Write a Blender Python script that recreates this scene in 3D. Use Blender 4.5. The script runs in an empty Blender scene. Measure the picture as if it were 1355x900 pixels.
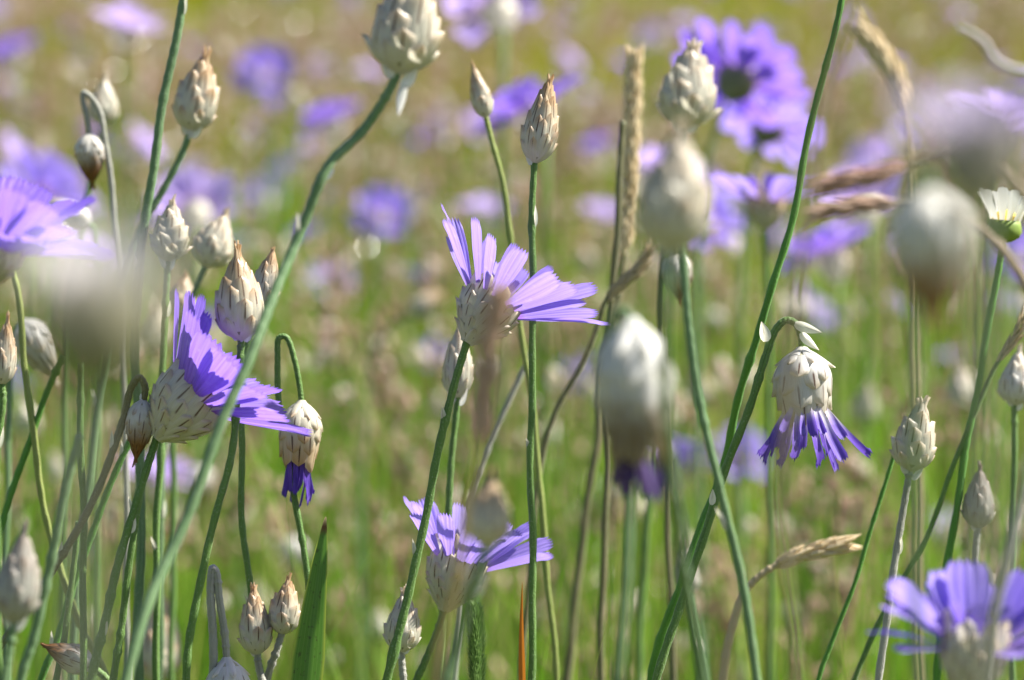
import bpy, math, random
import numpy as np
from mathutils import Vector, Matrix

# ------------------------------------------------------------------ camera, light, exposure
S = bpy.context.scene
COL = S.collection
PITCH = math.radians(9.5)
CAM_H = 0.75
FOC = 0.75
FIELD = 0.3013                       # frame width / distance
SENS = 23.6
cd = bpy.data.cameras.new("camera")
cam = bpy.data.objects.new("camera", cd)
COL.objects.link(cam)
cam.location = (0, 0, CAM_H)
cam.rotation_euler = (math.pi / 2 - PITCH, 0, 0)
cd.sensor_width = SENS
cd.lens = SENS / FIELD
cd.clip_start = 0.01
cd.clip_end = 3000
cd.dof.use_dof = True
cd.dof.focus_distance = FOC
cd.dof.aperture_fstop = cd.lens / 8.4
S.camera = cam

SUN = Vector((0.66, 0.18, 0.73)).normalized()      # direction towards the sun
w = bpy.data.worlds.new("World")
S.world = w
w.use_nodes = True
wn = w.node_tree
sky = wn.nodes.new("ShaderNodeTexSky")
sky.sky_type = 'NISHITA'
sky.sun_disc = False
sky.sun_elevation = math.asin(SUN.z)
sky.sun_rotation = math.atan2(SUN.x, SUN.y)
wn.links.new(sky.outputs[0], wn.nodes["Background"].inputs[0])
wn.nodes["Background"].inputs[1].default_value = 0.055
ld = bpy.data.lights.new("sun", 'SUN')
ld.energy = 5.0
ld.angle = math.radians(0.5)
ld.color = (1.0, 0.955, 0.87)
lo = bpy.data.objects.new("sun", ld)
COL.objects.link(lo)
lo.rotation_euler = SUN.to_track_quat('Z', 'Y').to_euler()
S.view_settings.view_transform = 'Standard'
S.view_settings.look = 'None'
S.view_settings.exposure = 1.58
S.view_settings.gamma = 1
S.view_settings.use_curve_mapping = False
try:
    S.cycles.use_denoising = True
    S.cycles.max_bounces = 8
    S.cycles.transmission_bounces = 6
    S.cycles.diffuse_bounces = 5
    S.cycles.sample_clamp_indirect = 6
except Exception:
    pass

# ------------------------------------------------------------------ image basis
CAMP = np.array((0, 0, CAM_H))
RT = np.array((1.0, 0, 0))
UP = np.array((0, math.sin(PITCH), math.cos(PITCH)))
FW = np.array((0, math.cos(PITCH), -math.sin(PITCH)))


def px(d):
    return FIELD * d / 1355.0


def at(x, y, d):
    k = px(d)
    return CAMP + FW * d + RT * ((x - 677.5) * k) + UP * ((450 - y) * k)


def img(r, u, t=0.0):
    return RT * r + UP * u - FW * t


def unit(v):
    v = np.asarray(v, float)
    n = np.linalg.norm(v)
    return v / n if n > 1e-12 else v


# ------------------------------------------------------------------ mesh collecting
class MB:
    def __init__(self):
        self.v, self.f, self.a, self.h, self.n = [], [], [], [], 0

    def add(self, verts, faces, buv=None, ht=None):
        verts = np.asarray(verts, float).reshape(-1, 3)
        m = len(verts)
        self.v.append(verts)
        self.f.extend([tuple(i + self.n for i in f) for f in faces])
        self.a.append(np.zeros((m, 3)) if buv is None else np.asarray(buv, float).reshape(-1, 3))
        self.h.append(np.zeros(m) if ht is None else np.broadcast_to(np.asarray(ht, float), (m,)))
        self.n += m

    def mesh(self, name, mat, origin=(0, 0, 0), smooth=True):
        me = bpy.data.meshes.new(name)
        v = np.concatenate(self.v) - np.asarray(origin, float)
        me.from_pydata(v.tolist(), [], self.f)
        a = me.attributes.new("buv", 'FLOAT_VECTOR', 'POINT')
        a.data.foreach_set("vector", np.concatenate(self.a).astype(np.float32).ravel())
        b = me.attributes.new("ht", 'FLOAT', 'POINT')
        b.data.foreach_set("value", np.concatenate(self.h).astype(np.float32))
        if smooth:
            me.polygons.foreach_set("use_smooth", [True] * len(me.polygons))
        me.materials.append(mat)
        me.update()
        return me


def grid_faces(nu, nv, wrap=False):
    f = []
    for j in range(nv - 1):
        for i in range(nu if wrap else nu - 1):
            i2 = (i + 1) % nu
            f.append((j * nu + i, j * nu + i2, (j + 1) * nu + i2, (j + 1) * nu + i))
    return f


def tag(o, label, cat, group=None):
    assert not label or 4 <= len(label.split()) <= 16, label
    o["label"] = label
    o["category"] = cat
    if "kind" not in o:
        o["kind"] = "thing"
    if group:
        o["group"] = group


def thing(name, label, cat, loc, group=None):
    o = bpy.data.objects.new(name, None)
    COL.objects.link(o)
    o.empty_display_size = 0.02
    o.location = [float(c) for c in loc]
    tag(o, label, cat, group)
    return o


def part(name, mb, mat, root, parent=None, label=None, smooth=True):
    me = mb.mesh(name, mat, root.location if root else (0, 0, 0), smooth)
    o = bpy.data.objects.new(name, me)
    COL.objects.link(o)
    o.parent = parent or root
    if label:
        o["label"] = label
    return o


# ------------------------------------------------------------------ materials
def nodes_of(m):
    m.use_nodes = True
    nt = m.node_tree
    nt.nodes.clear()
    return nt, nt.nodes, nt.links


class NB:
    """small helper to write node trees"""

    def __init__(self, name):
        self.m = bpy.data.materials.new(name)
        self.nt, self.N, self.L = nodes_of(self.m)

    def attr(self, name):
        n = self.N.new("ShaderNodeAttribute")
        n.attribute_name = name
        return n

    def val(self, sock, v):
        if hasattr(v, "is_output"):
            self.L.new(v, sock)
        elif isinstance(v, (tuple, list)) and len(v) == 3 and sock.type == 'RGBA':
            sock.default_value = (*v, 1)
        else:
            sock.default_value = v

    def math(self, op, a, b=0.0, c=0.0, clamp=False):
        n = self.N.new("ShaderNodeMath")
        n.operation = op
        n.use_clamp = clamp
        self.val(n.inputs[0], a)
        self.val(n.inputs[1], b)
        self.val(n.inputs[2], c)
        return n.outputs[0]

    def step(self, x, lo, hi):
        n = self.N.new("ShaderNodeMapRange")
        n.interpolation_type = 'SMOOTHSTEP'
        self.val(n.inputs[0], x)
        n.inputs[1].default_value = lo
        n.inputs[2].default_value = hi
        return n.outputs[0]

    def mix(self, f, a, b, mode='MIX'):
        n = self.N.new("ShaderNodeMix")
        n.data_type = 'RGBA'
        n.blend_type = mode
        self.val(n.inputs[0], f)
        self.val(n.inputs[6], a)
        self.val(n.inputs[7], b)
        return n.outputs[2]

    def sep(self, v):
        n = self.N.new("ShaderNodeSeparateXYZ")
        self.L.new(v, n.inputs[0])
        return n.outputs

    def comb(self, x, y, z):
        n = self.N.new("ShaderNodeCombineXYZ")
        for i, q in enumerate((x, y, z)):
            self.val(n.inputs[i], q)
        return n.outputs[0]

    def noise(self, vec, scale, detail=3.0):
        n = self.N.new("ShaderNodeTexNoise")
        if vec is not None:
            self.L.new(vec, n.inputs["Vector"])
        n.inputs["Scale"].default_value = scale
        n.inputs["Detail"].default_value = detail
        return n.outputs[0]

    def coord(self):
        n = self.N.new("ShaderNodeNewGeometry")
        return n.outputs["Position"]

    def obj(self):
        n = self.N.new("ShaderNodeObjectInfo")
        return n.outputs["Random"]

    def bump(self, h, strength=0.3, dist=0.0005):
        n = self.N.new("ShaderNodeBump")
        n.inputs["Strength"].default_value = strength
        n.inputs["Distance"].default_value = dist
        self.L.new(h, n.inputs["Height"])
        return n.outputs[0]

    def surface(self, col, rough=0.5, spec=0.3, trans=0.0, tcol=None, sheen=0.0, normal=None):
        p = self.N.new("ShaderNodeBsdfPrincipled")
        self.val(p.inputs["Base Color"], col)
        self.val(p.inputs["Roughness"], rough)
        p.inputs["Specular IOR Level"].default_value = spec
        if sheen:
            p.inputs["Sheen Weight"].default_value = sheen
            p.inputs["Sheen Roughness"].default_value = 0.4
        if normal is not None:
            self.L.new(normal, p.inputs["Normal"])
        out = self.N.new("ShaderNodeOutputMaterial")
        if trans > 0:
            t = self.N.new("ShaderNodeBsdfTranslucent")
            self.val(t.inputs[0], tcol if tcol is not None else col)
            mx = self.N.new("ShaderNodeMixShader")
            mx.inputs[0].default_value = trans
            self.L.new(p.outputs[0], mx.inputs[1])
            self.L.new(t.outputs[0], mx.inputs[2])
            self.L.new(mx.outputs[0], out.inputs[0])
        else:
            self.L.new(p.outputs[0], out.inputs[0])
        return self.m


def bract_mat(name, c0, c1, tip, tipk=0.6, rib=(0.10, 0.035, 0.015), ribk=1.0, trans=0.5, h0=0.3, h1=1.0):
    b = NB(name)
    u, v, r = b.sep(b.attr("buv").outputs["Vector"])
    ht = b.attr("ht").outputs["Fac"]
    pos = b.coord()
    wob = b.noise(pos, 350, 3)
    col = b.mix(b.step(b.math('ADD', ht, b.math('MULTIPLY', b.math('SUBTRACT', wob, 0.5), 0.35)), h0, h1), c0, c1)
    col = b.mix(b.math('MULTIPLY', b.step(b.math('ADD', v, b.math('MULTIPLY', b.math('SUBTRACT', r, 0.5), 0.3)), 0.55, 1.05), tipk), col, tip)
    au = b.math('ABSOLUTE', u)
    # green tinge along the middle of the scale, papery clear margins
    col = b.mix(b.math('MULTIPLY', b.math('SUBTRACT', 1.0, b.step(au, 0.1, 0.7)), 0.12), col, (0.42, 0.38, 0.22))
    col = b.mix(b.math('MULTIPLY', b.step(au, 0.72, 1.0), 0.45), col, (0.80, 0.77, 0.70))
    fine = b.noise(b.comb(b.math('MULTIPLY', u, 9.0), b.math('MULTIPLY', v, 1.2), b.math('MULTIPLY', r, 40.0)), 2.0, 3)
    col = b.mix(b.math('MULTIPLY', b.step(fine, 0.35, 0.75), 0.3), col, (0.52, 0.47, 0.38), 'MULTIPLY')
    wid = b.math('MULTIPLY_ADD', v, -0.04, 0.085)
    ribm = b.math('MULTIPLY', b.math('SUBTRACT', 1.0, b.step(b.math('SUBTRACT', au, wid), -0.03, 0.05)), b.step(v, 0.28, 0.45))
    ribm = b.math('MULTIPLY', ribm, b.step(ht, 0.12, 0.3))
    col = b.mix(b.math('MULTIPLY', ribm, b.math('MULTIPLY_ADD', r, 0.35, ribk - 0.3)), col, rib)
    return b.surface(col, 0.30, 0.55, trans, normal=b.bump(fine, 0.25, 0.0003))


def petal_mat(name, base, mid, tip, trans=0.55, dark=(0.17, 0.09, 0.52), f0=0.02, f1=0.30):
    b = NB(name)
    u, v, r = b.sep(b.attr("buv").outputs["Vector"])
    st = b.noise(b.comb(b.math('MULTIPLY', u, 7.0), b.math('MULTIPLY', v, 0.6), b.math('MULTIPLY', r, 50.0)), 1.6, 4)
    col = b.mix(b.step(v, f0, f1), base, mid)
    col = b.mix(b.step(v, 0.3, 0.95), col, tip)
    col = b.mix(b.math('MULTIPLY', b.step(st, 0.45, 0.75), 0.42), col, dark)
    col = b.mix(b.math('MULTIPLY', b.math('SUBTRACT', 0.6, st, clamp=True), 0.4), col, (0.58, 0.50, 0.92))
    col = b.mix(b.math('MULTIPLY', r, 0.35), col, b.mix(0.5, col, mid))
    blot = b.noise(b.coord(), 420, 3)
    col = b.mix(b.math('MULTIPLY', b.step(blot, 0.58, 0.72), 0.18), col, (0.50, 0.44, 0.86))
    # darker nerve ends at the teeth
    col = b.mix(b.math('MULTIPLY', b.step(v, 0.93, 1.0), 0.45), col, dark)
    return b.surface(col, 0.5, 0.25, trans, normal=b.bump(st, 0.35, 0.0004))


def stem_mat(name, c1, c2, sheen=0.15, fuzz=0.3, scale=110):
    b = NB(name)
    a, l, r = b.sep(b.attr("buv").outputs["Vector"])
    pos = b.coord()
    col = b.mix(b.noise(pos, scale, 3), c1, c2)
    ridg = b.noise(b.comb(b.math('MULTIPLY', a, 10.0), b.math('MULTIPLY', l, 40.0), r), 1.0, 2)
    hair = b.noise(pos, 2600, 2)
    col = b.mix(b.math('MULTIPLY', b.step(hair, 0.55, 0.75), fuzz), col, (0.50, 0.55, 0.42))
    col = b.mix(b.math('MULTIPLY', b.step(ridg, 0.5, 0.7), 0.35), col, c1, 'MULTIPLY')
    return b.surface(col, 0.55, 0.3, 0.12, sheen=sheen, normal=b.bump(b.math('ADD', hair, ridg), 0.5, 0.0004))


def plain_mat(name, c1, c2, scale=80, rough=0.6, trans=0.0, sheen=0.0, spec=0.3):
    b = NB(name)
    n = b.noise(b.coord(), scale, 4)
    r = b.sep(b.attr("buv").outputs["Vector"])[2]
    col = b.mix(b.math('ADD', b.math('MULTIPLY', n, 0.6), b.math('MULTIPLY', r, 0.4)), c1, c2)
    return b.surface(col, rough, spec, trans, sheen=sheen, normal=b.bump(n, 0.3, 0.0005))


M = {}
RIB = (0.10, 0.035, 0.012)
M["silver"] = bract_mat("silver_bract", (0.76, 0.74, 0.64), (0.77, 0.73, 0.63), (0.66, 0.50, 0.34))
M["white"] = bract_mat("white_bract", (0.80, 0.79, 0.78), (0.76, 0.72, 0.64), (0.66, 0.52, 0.33), 0.5, ribk=0.85)
M["tan"] = bract_mat("tan_bract", (0.78, 0.75, 0.64), (0.68, 0.53, 0.34), (0.55, 0.30, 0.12), 0.55)
M["brown"] = bract_mat("browning_bract", (0.80, 0.78, 0.74), (0.22, 0.075, 0.015), (0.40, 0.20, 0.06), 0.5, h0=0.3, h1=0.85)
M["rusty"] = bract_mat("rusty_bract", (0.84, 0.83, 0.80), (0.36, 0.19, 0.09), (0.5, 0.36, 0.24), 0.3, ribk=0.6, h0=0.4, h1=0.95)
M["ashen"] = bract_mat("ashen_bract", (0.82, 0.82, 0.81), (0.24, 0.17, 0.09), (0.5, 0.45, 0.38), 0.3, ribk=0.5, h0=0.45, h1=0.95)
M["grey"] = bract_mat("grey_bract", (0.56, 0.55, 0.50), (0.48, 0.45, 0.41), (0.30, 0.20, 0.15), 0.5, ribk=0.8)
M["mossy"] = bract_mat("mossy_bract", (0.26, 0.28, 0.14), (0.42, 0.40, 0.28), (0.55, 0.5, 0.4), 0.4)
M["core"] = plain_mat("seed_head_core", (0.30, 0.29, 0.19), (0.42, 0.38, 0.26), 300)
M["petal"] = petal_mat("lilac_petal", (0.34, 0.07, 0.38), (0.33, 0.225, 0.73), (0.37, 0.27, 0.81))
M["violet"] = petal_mat("violet_petal", (0.33, 0.06, 0.42), (0.29, 0.155, 0.70), (0.30, 0.18, 0.77), dark=(0.13, 0.05, 0.46))
M["pale"] = petal_mat("pale_petal", (0.42, 0.36, 0.46), (0.60, 0.55, 0.74), (0.62, 0.56, 0.80), dark=(0.45, 0.40, 0.60))
M["greypetal"] = petal_mat("faded_petal", (0.62, 0.56, 0.48), (0.66, 0.62, 0.60), (0.68, 0.64, 0.66), dark=(0.52, 0.48, 0.48))
M["greyviolet"] = petal_mat("grey_violet_petal", (0.30, 0.26, 0.34), (0.34, 0.30, 0.40), (0.34, 0.29, 0.44), dark=(0.22, 0.18, 0.32))
M["soft"] = petal_mat("soft_lilac_petal", (0.42, 0.24, 0.50), (0.54, 0.40, 0.76), (0.58, 0.45, 0.82))
M["wilted"] = petal_mat("wilted_petal", (0.55, 0.48, 0.62), (0.13, 0.06, 0.44), (0.085, 0.035, 0.33), 0.3, dark=(0.05, 0.02, 0.22))
M["fading"] = petal_mat("fading_petal", (0.74, 0.70, 0.70), (0.24, 0.14, 0.60), (0.11, 0.05, 0.42), 0.4, dark=(0.06, 0.025, 0.26), f0=0.3, f1=0.68)
M["dried"] = petal_mat("dried_petal", (0.40, 0.34, 0.36), (0.09, 0.05, 0.16), (0.06, 0.03, 0.14), 0.2, dark=(0.03, 0.02, 0.07))
M["inner"] = petal_mat("inner_floret", (0.25, 0.05, 0.35), (0.16, 0.08, 0.55), (0.12, 0.06, 0.45), 0.35, dark=(0.04, 0.02, 0.2))
M["anther"] = plain_mat("anther", (0.035, 0.02, 0.14), (0.08, 0.05, 0.26), 500)
M["stem"] = stem_mat("green_stem", (0.07, 0.16, 0.028), (0.15, 0.25, 0.06))
M["backstem"] = stem_mat("meadow_stem", (0.09, 0.17, 0.03), (0.18, 0.25, 0.055), 0.1, 0.1)
M["teal"] = stem_mat("bluish_stem", (0.09, 0.18, 0.07), (0.16, 0.25, 0.11), 0.2)
M["bright"] = stem_mat("bright_stem", (0.06, 0.19, 0.02), (0.11, 0.28, 0.035), 0.15, 0.1)
M["lime"] = stem_mat("yellowish_stem", (0.17, 0.23, 0.045), (0.27, 0.30, 0.085), 0.2, 0.15)
M["greystem"] = stem_mat("grey_stem", (0.23, 0.23, 0.19), (0.37, 0.36, 0.31), 0.6)
M["straw"] = plain_mat("straw", (0.36, 0.28, 0.16), (0.55, 0.45, 0.28), 90, trans=0.2)
M["olive"] = stem_mat("olive_stalk", (0.10, 0.105, 0.04), (0.18, 0.16, 0.07), 0.3)
M["brownstalk"] = stem_mat("brown_stalk", (0.24, 0.17, 0.10), (0.36, 0.28, 0.18), 0.3, 0.15)
M["cream"] = plain_mat("cream_seed", (0.58, 0.45, 0.26), (0.80, 0.68, 0.46), 400, trans=0.3)
M["pinkseed"] = plain_mat("pink_seed", (0.42, 0.27, 0.19), (0.62, 0.46, 0.36), 300, trans=0.3)
M["rustseed"] = plain_mat("rust_seed", (0.38, 0.20, 0.14), (0.58, 0.40, 0.32), 300, trans=0.25)
M["timothy"] = plain_mat("green_spike", (0.10, 0.21, 0.04), (0.34, 0.48, 0.18), 600, trans=0.25)
M["orange"] = plain_mat("rusty_blade", (0.30, 0.09, 0.01), (0.65, 0.24, 0.03), 120, trans=0.4)
M["daisywhite"] = plain_mat("white_ray", (0.80, 0.80, 0.77), (0.85, 0.85, 0.82), 200, trans=0.35)
M["yellow"] = plain_mat("yellow_disc", (0.62, 0.42, 0.02), (0.75, 0.58, 0.05), 900)
M["bulb"] = plain_mat("green_cup", (0.13, 0.20, 0.03), (0.24, 0.30, 0.06), 300)
M["foliage_grey"] = plain_mat("grey_stalk", (0.28, 0.25, 0.25), (0.45, 0.42, 0.42), 90)


def blade_tip_mat():
    b = NB("leaf_blade")
    u, v, r = b.sep(b.attr("buv").outputs["Vector"])
    n = b.noise(b.comb(b.math('MULTIPLY', u, 8.0), b.math('MULTIPLY', v, 1.5), 0.0), 2.0, 4)
    col = b.mix(n, (0.06, 0.15, 0.02), (0.11, 0.25, 0.035))
    sp = b.noise(b.coord(), 900, 3)
    col = b.mix(b.math('MULTIPLY', b.step(sp, 0.6, 0.68), 0.7), col, (0.05, 0.06, 0.02))
    vein = b.math('SINE', b.math('MULTIPLY', u, 26.0))
    col = b.mix(b.math('MULTIPLY', b.step(vein, 0.2, 0.9), 0.4), col, (0.14, 0.26, 0.05))
    col = b.mix(b.math('MULTIPLY', b.step(b.math('ABSOLUTE', u), 0.75, 1.0), 0.8), col, (0.36, 0.42, 0.06))
    col = b.mix(b.step(v, 0.86, 0.93), col, (0.13, 0.06, 0.02))
    col = b.mix(b.step(v, 0.93, 0.99), col, (0.50, 0.36, 0.20))
    return b.surface(col, 0.45, 0.4, 0.3, normal=b.bump(n, 0.3, 0.0005))


M["blade"] = blade_tip_mat()


# ------------------------------------------------------------------ shape helpers
def spline(P, n=12):
    P = [np.asarray(p, float) for p in P]
    if len(P) == 2:
        return np.array([P[0] + (P[1] - P[0]) * t for t in np.linspace(0, 1, n)])
    Q = [2 * P[0] - P[1]] + P + [2 * P[-1] - P[-2]]
    out = []
    for i in range(1, len(Q) - 2):
        p0, p1, p2, p3 = Q[i - 1:i + 3]
        # centripetal spacing keeps tight arches from looping
        d = [max(1e-9, np.linalg.norm(b - a) ** 0.5) for a, b in ((p0, p1), (p1, p2), (p2, p3))]
        t0, t1 = 0, d[0]
        t2 = t1 + d[1]
        t3 = t2 + d[2]
        for k in range(n):
            t = t1 + (t2 - t1) * k / n
            A1 = (t1 - t) / (t1 - t0) * p0 + (t - t0) / (t1 - t0) * p1
            A2 = (t2 - t) / (t2 - t1) * p1 + (t - t1) / (t2 - t1) * p2
            A3 = (t3 - t) / (t3 - t2) * p2 + (t - t2) / (t3 - t2) * p3
            B1 = (t2 - t) / (t2 - t0) * A1 + (t - t0) / (t2 - t0) * A2
            B2 = (t3 - t) / (t3 - t1) * A2 + (t - t1) / (t3 - t1) * A3
            out.append((t2 - t) / (t2 - t1) * B1 + (t - t1) / (t2 - t1) * B2)
    out.append(P[-1])
    return np.array(out)


def tube(mb, pts, rad, ns=9, cap=True, rnd=0.0):
    pts = np.asarray(pts, float)
    n = len(pts)
    rad = np.broadcast_to(np.asarray(rad, float), (n,))
    tan = np.gradient(pts, axis=0)
    tan /= np.linalg.norm(tan, axis=1)[:, None] + 1e-12
    a = np.cross(tan[0], (0.3, 0.9, 0.1))
    a = unit(a)
    V, B = [], []
    ang = np.linspace(0, 2 * math.pi, ns, endpoint=False)
    ln = 0.0
    for i in range(n):
        a = unit(a - tan[i] * np.dot(a, tan[i]))
        b = np.cross(tan[i], a)
        if i:
            ln += np.linalg.norm(pts[i] - pts[i - 1])
        for t in ang:
            V.append(pts[i] + rad[i] * (math.cos(t) * a + math.sin(t) * b))
            B.append((t / (2 * math.pi), ln, rnd))
    F = grid_faces(ns, n, True)
    if cap:
        F = F + [tuple(range(ns))[::-1], tuple(range((n - 1) * ns, n * ns))]
    mb.add(V, F, B)


def frame(axis, xref=None):
    z = unit(axis)
    x = np.asarray(RT if xref is None else xref, float)
    if abs(np.dot(x, z)) > 0.97:
        x = UP * (-1 if np.dot(x, z) > 0 else 1)
    x = unit(x - z * np.dot(x, z))
    return x, np.cross(z, x), z


PROF = {
    "bud": lambda t: math.sin(math.pi * min(1, max(0, t)) ** 0.62) ** 0.85 * 1.0 + 0.10 * (1 - t),
    "cup": lambda t: 0.20 + 0.80 * math.sin(math.pi / 2 * min(1, max(0, t) * 1.35)) ** 0.9 if t < 0.74 else 1.0,
    "nod": lambda t: 0.16 + 0.84 * math.sin(math.pi / 2 * min(1, max(0, t) / 0.42)) ** 0.75 if t < 0.42 else 1.0 - 0.30 * ((t - 0.42) / 0.58) ** 1.6,
    "drop": lambda t: math.sin(math.pi * min(1, max(0, t)) ** 0.70) ** 0.8 + 0.12 * (1 - t),
}


def involucre(mb, core, org, fr, H, W, prof="bud", rows=7, per=7, blen=0.42, flare=0.06, top=0.60, seed=1, nu=7, nv=8, lift=0.0):
    """overlapping papery scales around a seed head"""
    R = random.Random(seed)
    x, y, z = fr
    f = PROF[prof]

    def r(t):
        return W / 2 * max(0.03, f(t))

    for j in range(rows):
        t0 = -0.03 + top * j / (rows - 1)
        bl = blen * (0.62 + 0.5 * j / (rows - 1))
        if prof == 'cup' and j == rows - 1:
            bl *= 1.18
        for i in range(per):
            ph = 2 * math.pi * (i + 0.5 * (j % 2) + 0.12 * R.uniform(-1, 1)) / per + j * 0.13
            L = bl * R.uniform(0.88, 1.1)
            fl = flare * R.uniform(0.4, 1.6) * (0.3 if prof == 'cup' and j >= rows - 2 else 1.0)
            tw = R.uniform(-0.12, 0.12)
            rr = R.random()
            V, B, Hh = [], [], []
            tm = min(1, t0 + 0.45 * L)
            hw0 = (math.pi / per) * 1.18 * max(r(t0 + 0.3 * L), 0.35 * W / 2)
            for b in range(nv):
                v = b / (nv - 1)
                shp = (1 - v) ** 0.42 * (v + 0.18) ** 0.6 * 1.36
                t = t0 + v * L
                rad = r(t)
                for a in range(nu):
                    u = -1 + 2 * a / (nu - 1)
                    off = u * hw0 * shp
                    ang = ph + tw * v + off / max(rad, 0.24 * W / 2)
                    ro = rad * (1 + 0.035 * (1 - 0.8 * u * u)) + W * (0.012 + 0.018 * v + fl * v ** 2.5 * (1 - 0.35 * u * u)) - W * 0.032 * u * u * (0.3 + v)
                    zz = t * H + lift * v * H
                    V.append(org + z * zz + ro * (math.cos(ang) * x + math.sin(ang) * y))
                    B.append((u, v, rr))
                    Hh.append(min(1, max(0, t)))
            mb.add(V, grid_faces(nu, nv), B, Hh)
    V, ns, nt = [], 12, 10
    for b in range(nt):
        t = b / (nt - 1)
        for a in range(ns):
            ph = 2 * math.pi * a / ns
            V.append(org + z * (t * H * 0.97) + 0.96 * r(t) * (math.cos(ph) * x + math.sin(ph) * y))
    core.add(V, grid_faces(ns, nt, True) + [tuple(range(ns))[::-1], tuple(range((nt - 1) * ns, nt * ns))])


def petal(mb, base, d, n, L, Wd, curve=-0.15, cup=0.10, rnd=0.5, nu=21, nv=12, teeth=0.055, narrow=0.24, roll=0.0, curl=0.0, wave=0.0):
    d = unit(d)
    n = unit(n - d * np.dot(n, d))
    s = np.cross(n, d)
    if roll:
        n, s = n * math.cos(roll) + s * math.sin(roll), s * math.cos(roll) - n * math.sin(roll)
    V, B = [], []
    for b in range(nv):
        v = b / (nv - 1)
        q = min(1.0, v / 0.72)
        wd = Wd * (narrow + (1 - narrow) * q * q * (3 - 2 * q))
        if v > 0.85:
            wd *= 1 - 0.10 * ((v - 0.85) / 0.15) ** 2
        wv = wave * L * math.sin(v * 7 + rnd * 20) * v
        for a in range(nu):
            u = -1 + 2 * a / (nu - 1)
            ln = L * v
            if b >= nv - 2:
                tri = abs(((u + 1) * 2.5) % 1.0 - 0.5) * 2          # five teeth
                ln -= L * teeth * tri * (1.0 if b == nv - 1 else 0.15)
                ln -= L * 0.035 * u * u
            if curl:
                th = u * curl * (0.35 + 0.65 * v)
                rr = wd / 2 / max(0.2, curl)
                sx, sn = rr * math.sin(th), rr * (1 - math.cos(th))
            else:
                sx = u * wd / 2
                sn = cup * u * u * wd + wd * (0.014 * math.cos(u * math.pi * 4 + rnd * 5) + 0.012 * math.sin(u * 7 + v * 5 + rnd * 30) + 0.02 * (rnd - 0.5) * u)
            V.append(base + d * ln + n * (curve * L * v * v + sn + wv) + s * (sx + 0.4 * wv))
            B.append((u, v, rnd))
    mb.add(V, grid_faces(nu, nv), B)


def scale_leaf(root, p, ang, L, Wd, d, tilt=0.3, mat="white", parent=None):
    """one small papery leaf; angle in degrees from upright"""
    a = math.radians(ang)
    di = img(math.sin(a), math.cos(a), tilt * 0.4)
    mb = MB()
    R = random.Random(int(ang * 7 + L * 1e5))
    di = unit(di)
    n = unit(img(-math.cos(a) * 0.5, 0.2, 1.0))
    n = unit(n - di * np.dot(n, di))
    s = np.cross(n, di)
    V, B, H = [], [], []
    for b in range(9):
        v = b / 8
        shp = (1 - v) ** 1.05 * (v + 0.03) ** 0.5 * 1.95
        for c in range(7):
            u = -1 + 2 * c / 6
            V.append(p + di * L * v + s * u * Wd / 2 * shp + n * (L * 0.16 * v * v - 0.25 * Wd * shp * u * u + Wd * 0.05))
            B.append((u, v, R.random() * 0.1))
            H.append(0.24)
    mb.add(V, grid_faces(7, 9), B, H)
    return part("scale_leaf", mb, M[mat], root, parent or stem_of(root))


def to_ground(W, lean=0.35):
    """carry a stem on from its last visible point to the ground"""
    p, q = W[-1], W[-2]
    dv = unit(p - q)
    k = min(0.5, max(0.0, np.hypot(dv[0], dv[1]) / max(0.15, -dv[2]))) * lean
    h = unit(np.array((dv[0], dv[1], 0))) if np.hypot(dv[0], dv[1]) > 1e-6 else np.zeros(3)
    m = np.array((p[0], p[1], p[2] * 0.5)) + h * k * p[2] * 0.6
    g = np.array((p[0], p[1], -0.01)) + h * k * p[2] * 0.9
    return [m, g]


def stem_line(pix):
    W = [at(*p) for p in pix]
    g = to_ground(W)
    return W, W + g


def base_of(line):
    g = line[-1]
    return (g[0], g[1], 0.0)


def make_stem(root, line, r0, r1, mat="stem", name="stem", n=12, parent=None):
    pts = spline(line, n)
    R = random.Random(int(abs(line[0][0] * 7 + line[0][2]) * 1e5))
    rad = np.linspace(r0, r1, len(pts))
    rad = rad * (1 + 0.07 * np.sin(np.arange(len(pts)) * R.uniform(1.2, 2.0)))
    for q in range(R.randint(2, 4)):              # slight thickening at the nodes
        i = R.randrange(3, max(4, len(pts) - 1))
        rad[i] *= 1.22
    ph = [R.uniform(0, 6.3) for _ in range(4)]
    sl = np.r_[0, np.cumsum(np.linalg.norm(np.diff(pts, axis=0), axis=1))]
    amp = np.minimum(1, sl / 0.03)[:, None]
    pts = pts + amp * 0.0003 * (np.sin(sl * 95 + ph[0]) + 0.6 * np.sin(sl * 210 + ph[1]))[:, None] * RT + amp * 0.00025 * np.sin(sl * 80 + ph[2])[:, None] * FW
    mb = MB()
    dep = (line[0] - CAMP) @ FW
    if mat in ("stem", "greystem", "teal", "lime") and 0.70 < dep < 0.80:
        for i in range(len(pts) - 1):
            if pts[i + 1][2] < 0.50:
                break
            sg = pts[i + 1] - pts[i]
            t = unit(sg)
            a, b, _ = frame(t)
            for q in range(int(np.linalg.norm(sg) * 26000)):
                th, f = R.uniform(0, 6.283), R.random()
                rd = math.cos(th) * a + math.sin(th) * b
                c = pts[i] + sg * f + rd * rad[i] * 0.97
                e = c + (rd + t * R.uniform(-0.7, 0.9) + np.cross(t, rd) * R.uniform(-0.5, 0.5)) * R.uniform(0.0002, 0.0007)
                w_ = np.cross(t, rd) * 0.00003
                mb.add([c - w_, c + w_, e], [(0, 1, 2)], [(0, 0, 0.5)] * 3)
    tube(mb, pts, rad, 10, rnd=random.Random(int(abs(pts[0][0]) * 1e5)).random())
    return part(name, mb, M[mat], root, parent)


def stem_of(root):
    for c in root.children:
        if c.name.split(".")[0] in ("stem", "stalk"):
            return c
    return None


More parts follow.
